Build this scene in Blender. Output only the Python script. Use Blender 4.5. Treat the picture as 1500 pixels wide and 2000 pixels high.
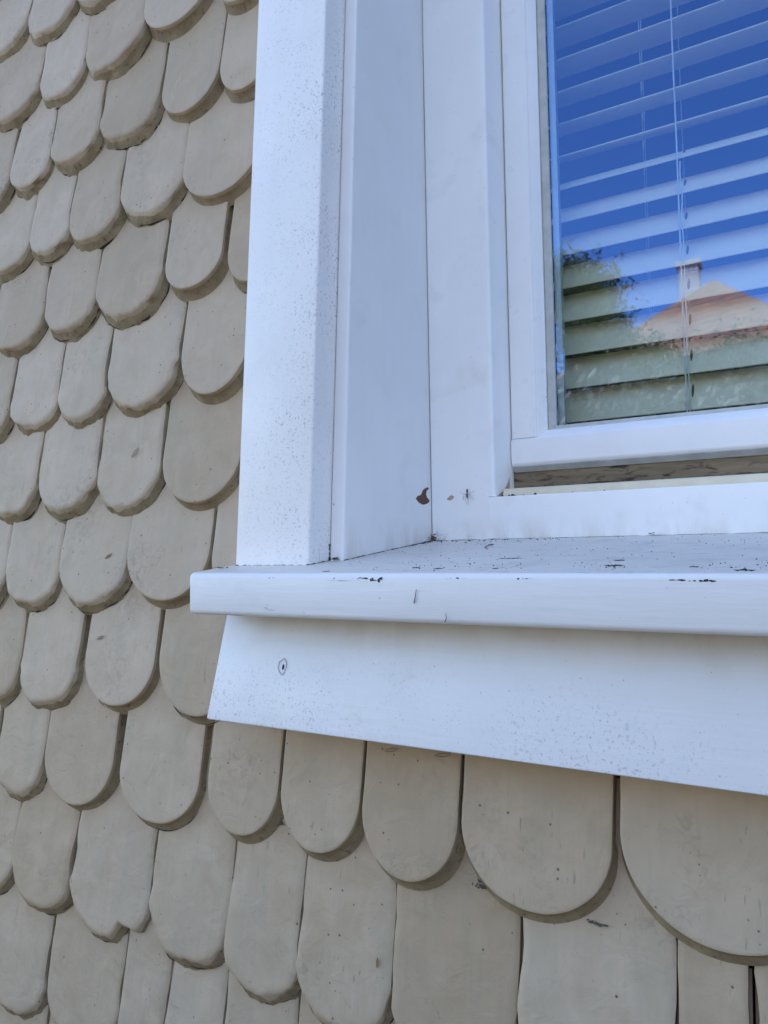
import bpy, bmesh, math, random
from mathutils import Vector, Matrix, noise
random.seed(7)
for o in list(bpy.data.objects): bpy.data.objects.remove(o, do_unlink=True)
scene = bpy.context.scene
S, ZC = 0.45, 1.6          # drawing unit (m) and height of the eye above the ground
def P(x, y, z): return Vector((x*S, y*S, z*S + ZC))

# ------------------------------------------------ camera
cam = bpy.data.cameras.new('camera'); co = bpy.data.objects.new('camera', cam)
scene.collection.objects.link(co); scene.camera = co
cam.sensor_fit = 'VERTICAL'; cam.sensor_height = 36; cam.lens = 36*1387/2000
cam.clip_start = 0.02; cam.clip_end = 3000
R_ = Vector((0.86812634, 0.4961191, -0.0149166)); D_ = Vector((-0.04172168, 0.04299348, -0.99820382)); F_ = Vector((-0.49458666, 0.86718937, 0.05802269))
m3 = Matrix((R_, -D_, -F_)).transposed()
co.matrix_world = Matrix.Translation((0, 0, ZC)) @ m3.to_4x4()
scene.render.resolution_x, scene.render.resolution_y = 768, 1024

# ------------------------------------------------ sky, sun, exposure
SUN_EL, SUN_AZ = math.radians(50), math.radians(18)     # the sun stands behind the house
world = bpy.data.worlds.new('World'); scene.world = world; world.use_nodes = True
wn = world.node_tree; bg = wn.nodes['Background']
sky = wn.nodes.new('ShaderNodeTexSky'); sky.sky_type = 'NISHITA'; sky.sun_disc = False
sky.sun_elevation = SUN_EL; sky.sun_rotation = SUN_AZ; sky.ozone_density = 1.6; sky.dust_density = 0.6
wn.links.new(sky.outputs[0], bg.inputs[0]); bg.inputs[1].default_value = 0.15
sl = bpy.data.lights.new('sun', 'SUN'); so = bpy.data.objects.new('sun', sl); scene.collection.objects.link(so)
sl.energy = 4.0; sl.angle = math.radians(0.5); sl.color = (1, 0.95, 0.87)
sd = Vector((math.sin(SUN_AZ)*math.cos(SUN_EL), math.cos(SUN_AZ)*math.cos(SUN_EL), math.sin(SUN_EL)))
so.rotation_euler = sd.to_track_quat('Z', 'Y').to_euler(); so.location = (0, 0, 30)
scene.view_settings.view_transform = 'Standard'; scene.view_settings.look = 'None'
scene.view_settings.exposure = 2.2; scene.view_settings.gamma = 1
scene.cycles.max_bounces = 8; scene.cycles.transparent_max_bounces = 12

# ------------------------------------------------ materials
class NT:
    def __init__(s, name):
        s.m = bpy.data.materials.new(name); s.m.use_nodes = True; s.t = s.m.node_tree
        s.b = s.t.nodes['Principled BSDF']; s.pos = s.t.nodes.new('ShaderNodeNewGeometry').outputs['Position']
    def n(s, kind, **kw):
        o = s.t.nodes.new(kind)
        for k, v in kw.items(): setattr(o, k, v)
        return o
    def l(s, a, b): s.t.links.new(a, b)
    def mth(s, op, a, b=None, c=None, clamp=False):
        o = s.n('ShaderNodeMath', operation=op, use_clamp=clamp)
        for i, v in enumerate((a, b, c)):
            if v is None: continue
            if isinstance(v, (int, float)): o.inputs[i].default_value = v
            else: s.l(v, o.inputs[i])
        return o.outputs[0]
    def vec(s, scale=(1, 1, 1), loc=(0, 0, 0), src=None):
        o = s.n('ShaderNodeMapping'); o.inputs['Scale'].default_value = scale; o.inputs['Location'].default_value = loc
        s.l(src or s.pos, o.inputs[0]); return o.outputs[0]
    def noise(s, scale, detail=3, vec=None, rough=0.55, dist=0):
        o = s.n('ShaderNodeTexNoise'); o.inputs['Scale'].default_value = scale; o.inputs['Detail'].default_value = detail
        o.inputs['Roughness'].default_value = rough; o.inputs['Distortion'].default_value = dist
        s.l(vec or s.pos, o.inputs['Vector']); return o.outputs['Fac']
    def vor(s, scale, vec=None):
        o = s.n('ShaderNodeTexVoronoi'); o.inputs['Scale'].default_value = scale
        s.l(vec or s.pos, o.inputs['Vector']); return o
    def rng(s, v, a, b, c=0.0, d=1.0):
        o = s.n('ShaderNodeMapRange'); s.l(v, o.inputs[0])
        for i, x in enumerate((a, b, c, d)): o.inputs[i+1].default_value = x
        return o.outputs[0]
    def mix(s, f, a, b):
        o = s.n('ShaderNodeMix', data_type='RGBA')
        if isinstance(f, (int, float)): o.inputs[0].default_value = f
        else: s.l(f, o.inputs[0])
        for i, v in ((6, a), (7, b)):
            if isinstance(v, tuple): o.inputs[i].default_value = (*v, 1)
            else: s.l(v, o.inputs[i])
        return o.outputs[2]
    def sep(s):
        o = s.n('ShaderNodeSeparateXYZ'); s.l(s.pos, o.inputs[0]); return o.outputs
    def specks(s, scale, size, mask):      # small round marks, denser where mask is high
        v = s.vor(scale); rnd = s.n('ShaderNodeSeparateColor'); s.l(v.outputs['Color'], rnd.inputs[0])
        on = s.mth('LESS_THAN', rnd.outputs[0], mask)
        sz = s.mth('MULTIPLY', rnd.outputs[1], size); sz = s.mth('ADD', sz, size*0.4)
        d = s.mth('SUBTRACT', sz, v.outputs['Distance']); d = s.mth('MULTIPLY', d, 9, clamp=True)
        return s.mth('MULTIPLY', d, on)
    def bump(s, h, strength=0.3, dist=0.001, prev=None):
        o = s.n('ShaderNodeBump'); o.inputs['Strength'].default_value = strength; o.inputs['Distance'].default_value = dist
        s.l(h, o.inputs['Height'])
        if prev: s.l(prev, o.inputs['Normal'])
        return o.outputs[0]
    def out(s, col, rough=0.5, normal=None, spec=0.5):
        if isinstance(col, tuple): s.b.inputs['Base Color'].default_value = (*col, 1)
        else: s.l(col, s.b.inputs['Base Color'])
        if isinstance(rough, (int, float)): s.b.inputs['Roughness'].default_value = rough
        else: s.l(rough, s.b.inputs['Roughness'])
        s.b.inputs['Specular IOR Level'].default_value = spec
        if normal: s.l(normal, s.b.inputs['Normal'])
        return s.m

def m_shingle():
    t = NT('taupe_shingle_paint')
    big = t.noise(9, 4); mid = t.noise(38, 4, dist=0.6)
    streak = t.noise(1, 5, t.vec((230, 60, 16))); fine = t.noise(420, 3)
    c = t.mix(t.rng(big, .3, .7), (.46, .345, .238), (.53, .40, .283))
    c = t.mix(t.rng(mid, .35, .8), c, (.43, .32, .215))
    hair = t.mth('MULTIPLY', t.rng(t.noise(1, 4, t.vec((420, 420, 11), (7, 1, 0)), dist=.25), .655, .70), t.rng(t.noise(11, 3, t.vec(loc=(6, 6, 1))), .48, .60))
    c = t.mix(t.mth('MULTIPLY', hair, .5), c, (.16, .135, .10))
    c = t.mix(t.rng(t.noise(1, 3, t.vec((34, 34, 5), (2, 5, 0))), .50, .72, 0, .30), c, (.36, .30, .22))
    c = t.mix(t.rng(streak, .52, .8, 0, .45), c, (.38, .32, .22))
    oi = t.n('ShaderNodeObjectInfo')
    hs = t.n('ShaderNodeHueSaturation'); t.l(c, hs.inputs['Color']); t.l(t.rng(oi.outputs['Random'], 0, 1, .90, 1.08), hs.inputs['Value'])
    t.l(t.rng(oi.outputs['Random'], 0, 1, 1.12, .98), hs.inputs['Saturation']); c = hs.outputs[0]
    grime = t.mth('MULTIPLY', t.rng(t.noise(14, 5, t.vec(loc=(3, 1, 7))), .56, .70), t.rng(t.noise(160, 4, dist=1.2), .48, .66))
    c = t.mix(t.mth('MULTIPLY', grime, .33), c, (.16, .14, .115))
    mask = t.rng(t.noise(20, 2, t.vec(loc=(9, 2, 1))), .40, .70, .03, .32)
    sp = t.specks(210, .17, mask); c = t.mix(t.mth('MULTIPLY', sp, .85), c, (.06, .05, .04))
    scr = t.mth('MULTIPLY', t.rng(t.noise(1, 3, t.vec((90, 90, 420), (5, 5, 0)), dist=1.5), .70, .74), t.rng(t.noise(25, 2, t.vec(loc=(1, 8, 3))), .56, .62))
    c = t.mix(t.mth('MULTIPLY', scr, .6), c, (.12, .10, .08))
    n1 = t.bump(t.noise(45, 5, dist=.7), .6, .0026); n2 = t.bump(streak, .35, .0007, n1); n3 = t.bump(fine, .25, .0003, n2)
    return t.out(c, .62, n3, .35)

def m_edge():      # sawn chamfer of the shingles: browner and darker than the faces, with some dirt
    t = NT('brown_shingle_edge')
    c = t.mix(t.rng(t.noise(70, 5), .35, .7), (.36, .27, .16), (.25, .185, .11))
    c = t.mix(t.rng(t.noise(240, 4), .55, .75), c, (.15, .12, .08))
    return t.out(c, .75, t.bump(t.noise(180, 4), .5, .0012), .3)

def m_white(name, base=(.77, .78, .79), dens=(.02, .10), size=.2, scale=260, mask=None, grain=None, cracks=0, rough=.36, dirt=.25, dirtcol=(.42, .39, .33), mott=0, mvec=(1, 1, 1), spk=.42, crz=None, dz=None):
    t = NT(name)
    c = t.mix(t.rng(t.noise(11, 4), .35, .7), base, tuple(v*.95 for v in base))
    d = t.mth('MULTIPLY', t.rng(t.noise(24, 6, t.vec(loc=(4, 4, 2)), dist=.4), .56, .8), dirt)
    c = t.mix(d, c, dirtcol)
    mk = t.rng(t.noise(16, 3, t.vec(loc=(2, 7, 5))), .42, .64, dens[0], dens[1])
    if mask:
        ax, a, b = mask; mk = t.mth('MULTIPLY', mk, t.rng(t.sep()[ax], a, b, .12, 1))
    sp = t.specks(scale, size, mk); sp2 = t.specks(scale*2.1, size*1.15, mk)
    c = t.mix(t.mth('MULTIPLY', sp2, .4), c, (.26, .28, .30)); c = t.mix(t.mth('MULTIPLY', sp, spk), c, (.09, .09, .095))
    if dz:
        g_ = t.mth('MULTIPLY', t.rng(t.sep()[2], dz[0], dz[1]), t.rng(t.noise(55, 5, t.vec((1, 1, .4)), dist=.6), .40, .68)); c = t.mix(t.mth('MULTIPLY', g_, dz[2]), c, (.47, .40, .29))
    br = t.noise(1, 3, t.vec((grain[0]*.35, grain[1]*.35, grain[2]*.35) if grain else (60, 60, 60)))
    c = t.mix(t.rng(br, .4, .7, 0, .10), c, tuple(v*.80 for v in base))
    nrm = t.bump(br, .22, .0009, t.bump(t.noise(90, 4), .18, .0008))
    if mott:
        mm_ = t.mth('MULTIPLY', t.rng(t.noise(mott, 2, t.vec(mvec), dist=.5), .58, .68), t.mth('MULTIPLY', mk, .55, clamp=True)); c = t.mix(mm_, c, (.28, .30, .33))
    if grain:
        g = t.noise(1, 4, t.vec(grain), dist=.3); nrm = t.bump(g, .3, .0006, nrm)
        if cracks:
            k = t.mth('MULTIPLY', t.rng(g, .665, .70), t.rng(t.noise(13, 3, t.vec(loc=(8, 3, 3))), .50, .60)); k = t.mth('MULTIPLY', k, cracks)
            if crz: k = t.mth('MULTIPLY', k, t.rng(t.sep()[2], crz[0], crz[1]))
            c = t.mix(k, c, (.10, .095, .09)); nrm = t.bump(t.mth('SUBTRACT', 1.0, k), .6, .001, nrm)
    return t.out(c, t.rng(t.noise(30, 3), .3, .7, rough*.85, rough*1.25), nrm, .5)

def m_plain(name, col, rough=.6, var=.15, scale=30, bump=0, spec=.4, metal=0):
    t = NT(name); c = t.mix(t.rng(t.noise(scale, 4), .35, .7), col, tuple(v*(1-var) for v in col))
    m = t.out(c, rough, t.bump(t.noise(scale*3, 4), bump, .002) if bump else None, spec)
    t.b.inputs['Metallic'].default_value = metal; return m

def m_tiles():
    t = NT('terracotta_roof_tiles'); z = t.mth('MULTIPLY', t.sep()[2], 22.0); row = t.mth('SINE', z)
    c = t.mix(t.rng(t.noise(2.2, 5), .35, .7), (.92, .29, .10), (.62, .21, .09)); c = t.mix(t.rng(row, .2, 1, 0, .55), c, (.28, .10, .06))
    c = t.mix(t.rng(t.vor(3.2).outputs['Distance'], .1, .6, 0, .25), c, (.45, .28, .2)); return t.out(c, .8, None, .3)
def m_recess():
    t = NT('grimy_drainage_recess')
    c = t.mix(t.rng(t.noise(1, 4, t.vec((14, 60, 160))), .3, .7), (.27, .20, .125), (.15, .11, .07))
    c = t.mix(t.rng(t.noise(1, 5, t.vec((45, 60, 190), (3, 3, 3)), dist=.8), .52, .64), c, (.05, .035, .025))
    return t.out(c, .75, t.bump(t.noise(120, 4), .4, .001), .3)
def m_glass():
    t = NT('window_glass'); t.t.nodes.remove(t.b)
    tr = t.n('ShaderNodeBsdfTransparent'); tr.inputs[0].default_value = (.90, .94, .93, 1)
    gl = t.n('ShaderNodeBsdfGlossy'); gl.inputs['Color'].default_value = (.23, .43, .92, 1); gl.inputs['Roughness'].default_value = 0.02
    fr = t.n('ShaderNodeFresnel'); fr.inputs[0].default_value = 1.9
    f = t.mth('MULTIPLY', fr.outputs[0], GLASS_GAIN, clamp=True)
    bf = t.n('ShaderNodeNewGeometry').outputs['Backfacing']; f = t.mth('MULTIPLY', f, t.mth('SUBTRACT', 1.0, bf))
    mx = t.n('ShaderNodeMixShader'); t.l(f, mx.inputs[0]); t.l(tr.outputs[0], mx.inputs[1]); t.l(gl.outputs[0], mx.inputs[2])
    t.l(mx.outputs[0], t.t.nodes['Material Output'].inputs[0]); return t.m
GLASS_GAIN = 2.0

def m_leaf(name, a, b):
    t = NT(name); c = t.mix(t.rng(t.noise(1.7, 3), .35, .65), a, b); return t.out(c, .6, None, .3)

M = dict(
    shingle=m_shingle(), edge=m_edge(),
    casing=m_white('white_casing_paint', (.88, .835, .82), (.30, 1.3), .16, 370, (0, P(-.87, 0, 0).x, P(-.72, 0, 0).x), (260, 260, 9), .9, dirt=.12, mott=520, crz=(P(0, 0, .28).z, P(0, 0, .12).z)),
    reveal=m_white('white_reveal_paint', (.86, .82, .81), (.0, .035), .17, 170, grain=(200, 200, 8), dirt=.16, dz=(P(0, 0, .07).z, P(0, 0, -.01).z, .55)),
    sill_top=m_white('weathered_sill_top_paint', (.70, .62, .55), (.45, 1.3), .2, 420, grain=(26, 240, 240), cracks=.75, rough=.42, dirt=.6, mott=300, mvec=(.32, 1.5, 1.5), dirtcol=(.36, .36, .35)),
    sill=m_white('white_sill_paint', (.77, .735, .725), (.01, .05), .16, 240, grain=(30, 260, 330), cracks=.9, dirt=.15),
    apron=m_white('white_apron_paint', (.74, .705, .70), (.15, 1.1), .165, 330, (2, P(0, 0, -.15).z, P(0, 0, -.23).z), (14, 240, 240), mott=480, dz=(P(0, 0, -.165).z, P(0, 0, -.105).z, .22), dirt=.3, dirtcol=(.5, .45, .37)),  # dz: grime along the top, with the warm under-sill light painted in too
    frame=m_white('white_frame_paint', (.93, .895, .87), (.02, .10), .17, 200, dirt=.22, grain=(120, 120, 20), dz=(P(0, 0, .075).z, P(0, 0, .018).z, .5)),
    sash=m_white('white_sash_paint', (.88, .845, .83), (.0, .02), .15, 170, dirt=.08, rough=.3),
    cream=m_plain('cream_painted_lip', (.78, .66, .48), .45, .12, 60),
    recess=m_recess(),
    under=m_plain('grey_shaded_sash_underside', (.50, .50, .49), .55, .35, 40, .2),  # grey is the shade of the down-facing chamfer, painted in
    gasket=m_plain('pale_glazing_gasket', (.55, .54, .50), .6, .2, 80),
    husk=m_plain('grey_brown_husk', (.27, .22, .17), .8), rust=m_plain('orange_brown_fleck', (.35, .13, .04), .8), dark=m_plain('black_joint', (.03, .03, .03), .8), spacer=m_plain('aluminium_spacer', (.45, .50, .54), .4, .1, 80, metal=.5),
    slat=m_plain('white_slat_enamel', (.90, .79, .61), .35, .05, 20), cord=m_plain('white_ladder_cord', (.7, .72, .74), .8),
    slot=m_plain('dark_cord_slot', (.04, .04, .035), .7),
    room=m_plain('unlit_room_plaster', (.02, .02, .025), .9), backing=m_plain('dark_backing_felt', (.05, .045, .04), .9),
    wood=m_plain('exposed_red_brown_wood', (.16, .07, .045), .8, .4, 200, .4), palewood=m_plain('exposed_pale_wood', (.50, .35, .24), .8, .35, 120, .3),
    plaster=m_plain('house_plaster', (.55, .52, .45), .8), rooftile=m_tiles(),
    chim=m_plain('chimney_render', (.85, .55, .42), .8), bark=m_plain('tree_bark', (.10, .075, .05), .9, .4, 5),
    crumb=m_plain('black_dirt', (.03, .026, .022), .85, .4, 300), moss=m_plain('olive_moss', (.16, .15, .045), .95, .5, 600, .6),
    spider=m_plain('dark_spider_body', (.03, .027, .022), .5), stem=m_plain('dry_brown_stem', (.17, .11, .08), .8),
    leaf=m_leaf('tree_leaves', (.24, .20, .06), (.50, .40, .14)), leaf2=m_leaf('hedge_leaves', (.28, .21, .10), (.54, .41, .22)),
    glass=m_glass(),
)
def m_ground():
    t = NT('sunlit_grass_and_gravel'); c = t.mix(t.rng(t.noise(.6, 5), .4, .6), (.07, .055, .035), (.15, .12, .085))
    return t.out(c, .9, None, .2)
M['ground'] = m_ground()

# ------------------------------------------------ builders
def finish(o, mat, ang=35):
    me = o.data
    for mm in (mat if isinstance(mat, (list, tuple)) else [mat]): me.materials.append(mm)
    for p in me.polygons: p.use_smooth = True
    me.set_sharp_from_angle(angle=math.radians(ang)); return o
def tag(o, label=None, cat=None, group=None, kind=None):
    if label: o['label'] = label
    if cat: o['category'] = cat
    if group: o['group'] = group
    if kind: o['kind'] = kind
    return o
def empty(name, loc, label=None, cat=None, group=None, kind=None):
    o = bpy.data.objects.new(name, None); o.location = loc; o.empty_display_size = .05
    scene.collection.objects.link(o); return tag(o, label, cat, group, kind)
def wloc(o):
    l = o.location.copy()
    while o.parent: o = o.parent; l = l + o.location
    return l
def obj(name, bm, mat, parent=None, origin=None, ang=35):
    """bm in world coordinates -> one mesh object with its own origin, parented without offset"""
    if origin is None:
        vs = [v.co for v in bm.verts]; origin = sum(vs, Vector())/len(vs)
    bmesh.ops.recalc_face_normals(bm, faces=bm.faces[:])
    bmesh.ops.translate(bm, verts=bm.verts[:], vec=-origin)
    me = bpy.data.meshes.new(name); bm.to_mesh(me); bm.free()
    o = bpy.data.objects.new(name, me); scene.collection.objects.link(o)
    if parent: o.parent = parent; o.location = origin - wloc(parent)
    else: o.location = origin
    return finish(o, mat, ang)
def solid(bm, ring0, ring1, mi=0):
    a = [bm.verts.new(p) for p in ring0]; b = [bm.verts.new(p) for p in ring1]; n = len(a); fs = []
    for i in range(n): fs.append(bm.faces.new((a[i], a[(i+1) % n], b[(i+1) % n], b[i])))
    fs.append(bm.faces.new(a[::-1])); fs.append(bm.faces.new(b))
    for f in fs: f.material_index = mi
    return fs
def bevel(bm, off, seg=2, fn=None):
    bmesh.ops.recalc_face_normals(bm, faces=bm.faces[:])
    es = [e for e in bm.edges if len(e.link_faces) == 2 and e.calc_face_angle(0) > .4 and (fn is None or fn(e))]
    bmesh.ops.bevel(bm, geom=es, offset=off, segments=seg, profile=.5, affect='EDGES', clamp_overlap=True)
def boxm(bm, x0, x1, y0, y1, z0, z1):     # metres
    solid(bm, [Vector((x0, y0, z0)), Vector((x1, y0, z0)), Vector((x1, y1, z0)), Vector((x0, y1, z0))],
              [Vector((x0, y0, z1)), Vector((x1, y0, z1)), Vector((x1, y1, z1)), Vector((x0, y1, z1))])
def round_poly(pts, rad):                  # {index: radius}: round chosen corners of a 2-D outline
    out = []; n = len(pts)
    for i, p in enumerate(pts):
        r = rad.get(i, 0); p = Vector(p)
        if not r: out.append(tuple(p)); continue
        a = (Vector(pts[i-1])-p).normalized(); b = (Vector(pts[(i+1) % n])-p).normalized()
        p0, p1 = p+a*r, p+b*r
        for k in range(6):
            t = k/5; out.append(tuple(p0*(1-t)**2 + p*2*t*(1-t) + p1*t*t))
    return out
def ext_x(bm, prof, x0, x1, mi=0): return solid(bm, [P(x0, y, z) for y, z in prof], [P(x1, y, z) for y, z in prof], mi)
def ext_z(bm, prof, z0, z1, lean=0, leanx=0, mi=0):
    return solid(bm, [P(x+leanx*z0, y+lean*z0, z0) for x, y in prof], [P(x+leanx*z1, y+lean*z1, z1) for x, y in prof], mi)
def tube(bm, pts, r, n=6):
    rings = []
    for i, p in enumerate(pts):
        d = (pts[min(i+1, len(pts)-1)]-pts[max(i-1, 0)]).normalized()
        u = d.orthogonal().normalized(); v = d.cross(u); rr = r[i] if isinstance(r, (list, tuple)) else r
        rings.append([bm.verts.new(p+(u*math.cos(2*math.pi*k/n)+v*math.sin(2*math.pi*k/n))*rr) for k in range(n)])
    for a, b in zip(rings, rings[1:]):
        for k in range(n): bm.faces.new((a[k], a[(k+1) % n], b[(k+1) % n], b[k]))
    bm.faces.new(rings[0][::-1]); bm.faces.new(rings[-1])
def NB(): return bmesh.new()

# ------------------------------------------------ the shingled wall
WL = 0.052                                  # lean of the wall: it flares outward downwards
wall = empty('shingled_wall', P(-1.2, 1, -1.3), 'wall of taupe painted round-ended wooden shingles around the white window', 'wall')
# xl, xr at the shoulders, z of the tip, arc height, crisp
SHINGLES=[
 (0,-1.8774,-1.6728,1.342,0.086,0),(1,-1.6725,-1.4785,1.3207,0.081,0),(2,-1.4841,-1.3076,1.3253,0.074,0),
 (5,-1.8237,-1.6006,1.1355,0.094,0),(4,-1.5982,-1.4339,1.1249,0.069,0),(3,-1.4353,-1.2244,1.1293,0.089,0),
 (6,-1.2309,-1.0256,1.1526,0.086,1),(7,-0.9993,-0.8672,1.126,0.055,1),(13,-1.8943,-1.7011,0.9013,0.081,0),
 (12,-1.6967,-1.539,0.9215,0.066,0),(11,-1.5382,-1.3576,0.9357,0.076,0),(10,-1.3598,-1.1613,0.9383,0.083,0),
 (8,-1.1593,-0.9888,0.934,0.079,1),(9,-0.9903,-0.8426,0.9282,0.083,1),(18,-1.7737,-1.5923,0.7157,0.076,0),
 (17,-1.5903,-1.4489,0.7313,0.059,0),(16,-1.4457,-1.2766,0.722,0.071,0),(15,-1.2749,-1.0792,0.7388,0.082,0),
 (14,-1.081,-0.872,0.7225,0.088,1),(23,-1.728,-1.5278,0.5114,0.084,0),(22,-1.5214,-1.3402,0.5241,0.076,0),
 (21,-1.3406,-1.1272,0.5209,0.09,0),(19,-1.1205,-0.9591,0.542,0.068,1),(20,-0.9462,-0.8147,0.5242,0.074,1),
 (27,-1.6238,-1.4468,0.3082,0.074,0),(26,-1.4435,-1.2893,0.3106,0.065,0),(25,-1.2858,-1.0697,0.3162,0.091,0),
 (24,-1.0627,-0.8821,0.315,0.101,1),(28,-1.8122,-1.6267,0.2937,0.078,0),(32,-1.6828,-1.502,0.1052,0.076,0),
 (31,-1.5019,-1.3028,0.1063,0.084,0),(30,-1.3015,-1.1074,0.1048,0.088,0),(29,-1.1004,-0.8902,0.103,0.099,1),
 (35,-1.5974,-1.4028,-0.0981,0.082,0),(34,-1.4041,-1.1859,-0.0957,0.092,0),(33,-1.1892,-0.9606,-0.0857,0.102,1),
 (37,-0.9547,-0.7812,-0.0895,0.097,1),(36,-1.7807,-1.5963,-0.1085,0.077,0),(38,-1.3,-1.0931,-0.298,0.093,1),
 (39,-1.0823,-0.8687,-0.297,0.111,1),(41,-1.694,-1.5198,-0.3178,0.073,0),(40,-1.52,-1.3253,-0.3123,0.082,0),
 (45,-0.9411,-0.7775,-0.4894,0.087,1),(46,-0.7746,-0.6116,-0.4873,0.091,1),(47,-0.6096,-0.4402,-0.4972,0.095,1),
 (48,-0.4376,-0.2169,-0.4983,0.104,1),(49,-0.2101,0.0432,-0.49,0.12,1),(42,-1.589,-1.4169,-0.5128,0.072,0),
 (43,-1.4134,-1.1956,-0.5074,0.096,1),(44,-1.1725,-0.962,-0.5036,0.088,1),(59,-1.7051,-1.4986,-0.7361,0.087,0),
 (50,-1.497,-1.3022,-0.7295,0.082,0),(51,-1.3003,-1.0774,-0.7385,0.094,0),(52,-1.0739,-0.8814,-0.7264,0.081,0),
 (53,-0.8838,-0.7264,-0.7368,0.066,0),(54,-0.7258,-0.5515,-0.7394,0.073,0),(55,-0.5513,-0.3529,-0.759,0.102,0),
 (56,-0.3505,-0.1431,-0.735,0.116,0),(57,-0.1411,-0.0583,-0.735,0.046,0),(58,-0.0565,0.0572,-0.735,0.064,0),
 (60,-1.5724,-1.3647,-0.9535,0.087,0),(61,-1.3568,-1.1421,-0.95,0.09,0),(62,-1.1366,-1.0217,-0.95,0.064,0),
 (63,-1.0217,-0.8875,-0.95,0.075,0),(64,-0.8852,-0.7283,-0.95,0.088,0),
]

def nz(x, y, z): return noise.noise(Vector((x, y, z)))
def shingle_bm(xl, xr, zt, r, crisp, seed, top=.42, b=.022, t=.0265, chip=None, coarse=False):
    bm = NB(); g = .0016 if crisp else .0009
    xl += g; xr -= g; w = xr-xl; hw = w/2; xc = (xl+xr)/2
    yt = 1+WL*zt + (0 if crisp else nz(seed, 0, 0)*.004); phi = .162 + nz(seed, 5, 0)*(.008 if crisp else .018); yaw = nz(seed, 9, 0)*(.03 if crisp else .07)
    rr = .0012 if crisp else .0032; p = 2.0 if crisp else 2.15
    if not crisp: t *= 1.10; b = .0255
    out = []                                # (x, h, chamfer weight, nx, nh)
    NT_, NS = (7, 3) if coarse else (22, 14)
    for i in range(NS): out.append((-1, r+(top-r)*(1-i/NS), 0, -1, 0))
    for i in range(2*NT_+1):
        a = math.pi*i/(2*NT_); ca, sa = math.cos(a), math.sin(a)
        x = -math.copysign(abs(ca)**(2/p), ca); h = r*(1-sa**(2/p)); out.append((x, h, sa**.7, -ca, -sa))
    for i in range(1, NS+1): out.append((1, r+(top-r)*i/NS, 0, 1, 0))
    B = []
    for (u, h, wt, nx, nh) in out:
        x = xc+u*hw
        jit = nz(x*14, h*14, seed*3.1)*(.0012 if crisp else .0085) + nz(x*60, h*60, seed)*(.0004 if crisp else .0034)
        jit = (min(jit, .0012) if not crisp else min(jit, .002)) if h >= r else jit
        x2, h2 = x+nx*jit, h+nh*jit*.8
        if chip:                            # a lump split off the lower right of the arc
            cx, ch, cr = chip; d = math.hypot(x2-(xc+cx*hw), h2-ch*r)
            if d < cr: h2 += (cr-d)*.9; x2 -= (cr-d)*.3
        B.append((x2, h2, wt, nx, nh))
    def pt(x, h, n):
        return P(x+.011*(zt+h), yt+phi*h-n+yaw*(x-xc)*1.0, zt+h)
    rings = []
    for k in ((1.0, .5, .13, .04, 0) if coarse else (1.0, .86, .66, .45, .3, .2, .13, .08, .04, .015, 0)):
        ring = []
        for (x, h, wt, nx, nh) in B:
            sx, sh = xc, max(r, h); px_, ph = x+(sx-x)*k, h+(sh-h)*k
            d = k*hw; n = -rr*max(0, 1-d/(rr*3.5))**2
            n += nz(px_*7, ph*5, seed*1.7)*(.0014 if crisp else .0058) + nz(px_*22, ph*14, seed)*(.0003 if crisp else .0022)
            ring.append(pt(px_, ph, n))
        rings.append(ring)
    nface = len(rings)
    for f, q in (((.10, .25), (.5, .65), (1, 1)) if crisp else ((.22, .25), (.6, .6), (1, 1))):
        ring = []
        for (x, h, wt, nx, nh) in B:
            jj = (nz(x*30, h*30+q*3, seed+5)*(.0006 if crisp else .007) + nz(x*90, h*90+q*3, seed+2)*(.0004 if crisp else .0045))*wt
            off = b*wt*f+jj if crisp else b*wt*f*1.1+jj
            ring.append(pt(x+nx*off, h+nh*off, -rr-(t-rr)*q))
        rings.append(ring)
    V = [[bm.verts.new(p_) for p_ in ring] for ring in rings]
    nB = len(B)
    for k in range(len(V)-1):
        for i in range(nB-1):
            f_ = bm.faces.new((V[k][i], V[k][i+1], V[k+1][i+1], V[k+1][i])); f_.material_index = 0 if k < nface else 1
    spine = [bm.verts.new(pt(xc, max(r, h), -t)) for (x, h, *_r) in B]
    for i in range(nB-1): bm.faces.new((V[-1][i+1], V[-1][i], spine[i], spine[i+1])).material_index = 1
    bmesh.ops.remove_doubles(bm, verts=bm.verts[:], dist=1e-6)
    ns = phi*.205-.0107-.0003; nf = len(bm.faces)          # open crack where the edge meets the course below
    for (a0, a1) in (((.30, .95),) if crisp else ((.05, .5), (.42, .98))):
        if coarse or (crisp and nz(seed, 2, 7) < .12): continue
        i0, i1 = NS+int(2*NT_*a0), NS+int(2*NT_*a1); path = []
        for i in range(i0, i1):
            x, h, wt, nx, nh = B[i]; off = b*wt*ns/t+.0006+.0025*nz(x*40, h*40, seed+8)*(0 if crisp else 1); path.append(pt(x+nx*off, h+nh*off, -ns))
        if len(path) > 3: tube(bm, path, [S*max(.0001, (.0004 if crisp else .0009)+(.0016 if crisp else .0026)*nz(q*.23, seed*2, 1)) for q in range(len(path))], 5)
    bm.faces.ensure_lookup_table()
    for f_ in bm.faces[nf:]: f_.material_index = 2
    return bm
def add_shingle(n, xl, xr, zt, r, crisp, top=None, **kw):
    lim = .42
    if zt < -.28 and xr > -.86: lim = min(lim, -.115-zt)
    if xr-xl < .1: r = (xr-xl)*.5
    o = obj('shingle', shingle_bm(xl, xr, zt, r, crisp, n*1.37+.31, top=lim, **kw), [M['shingle'], M['edge'], M['dark']], wall, P((xl+xr)/2, 1, zt), 50)
    return o
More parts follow.
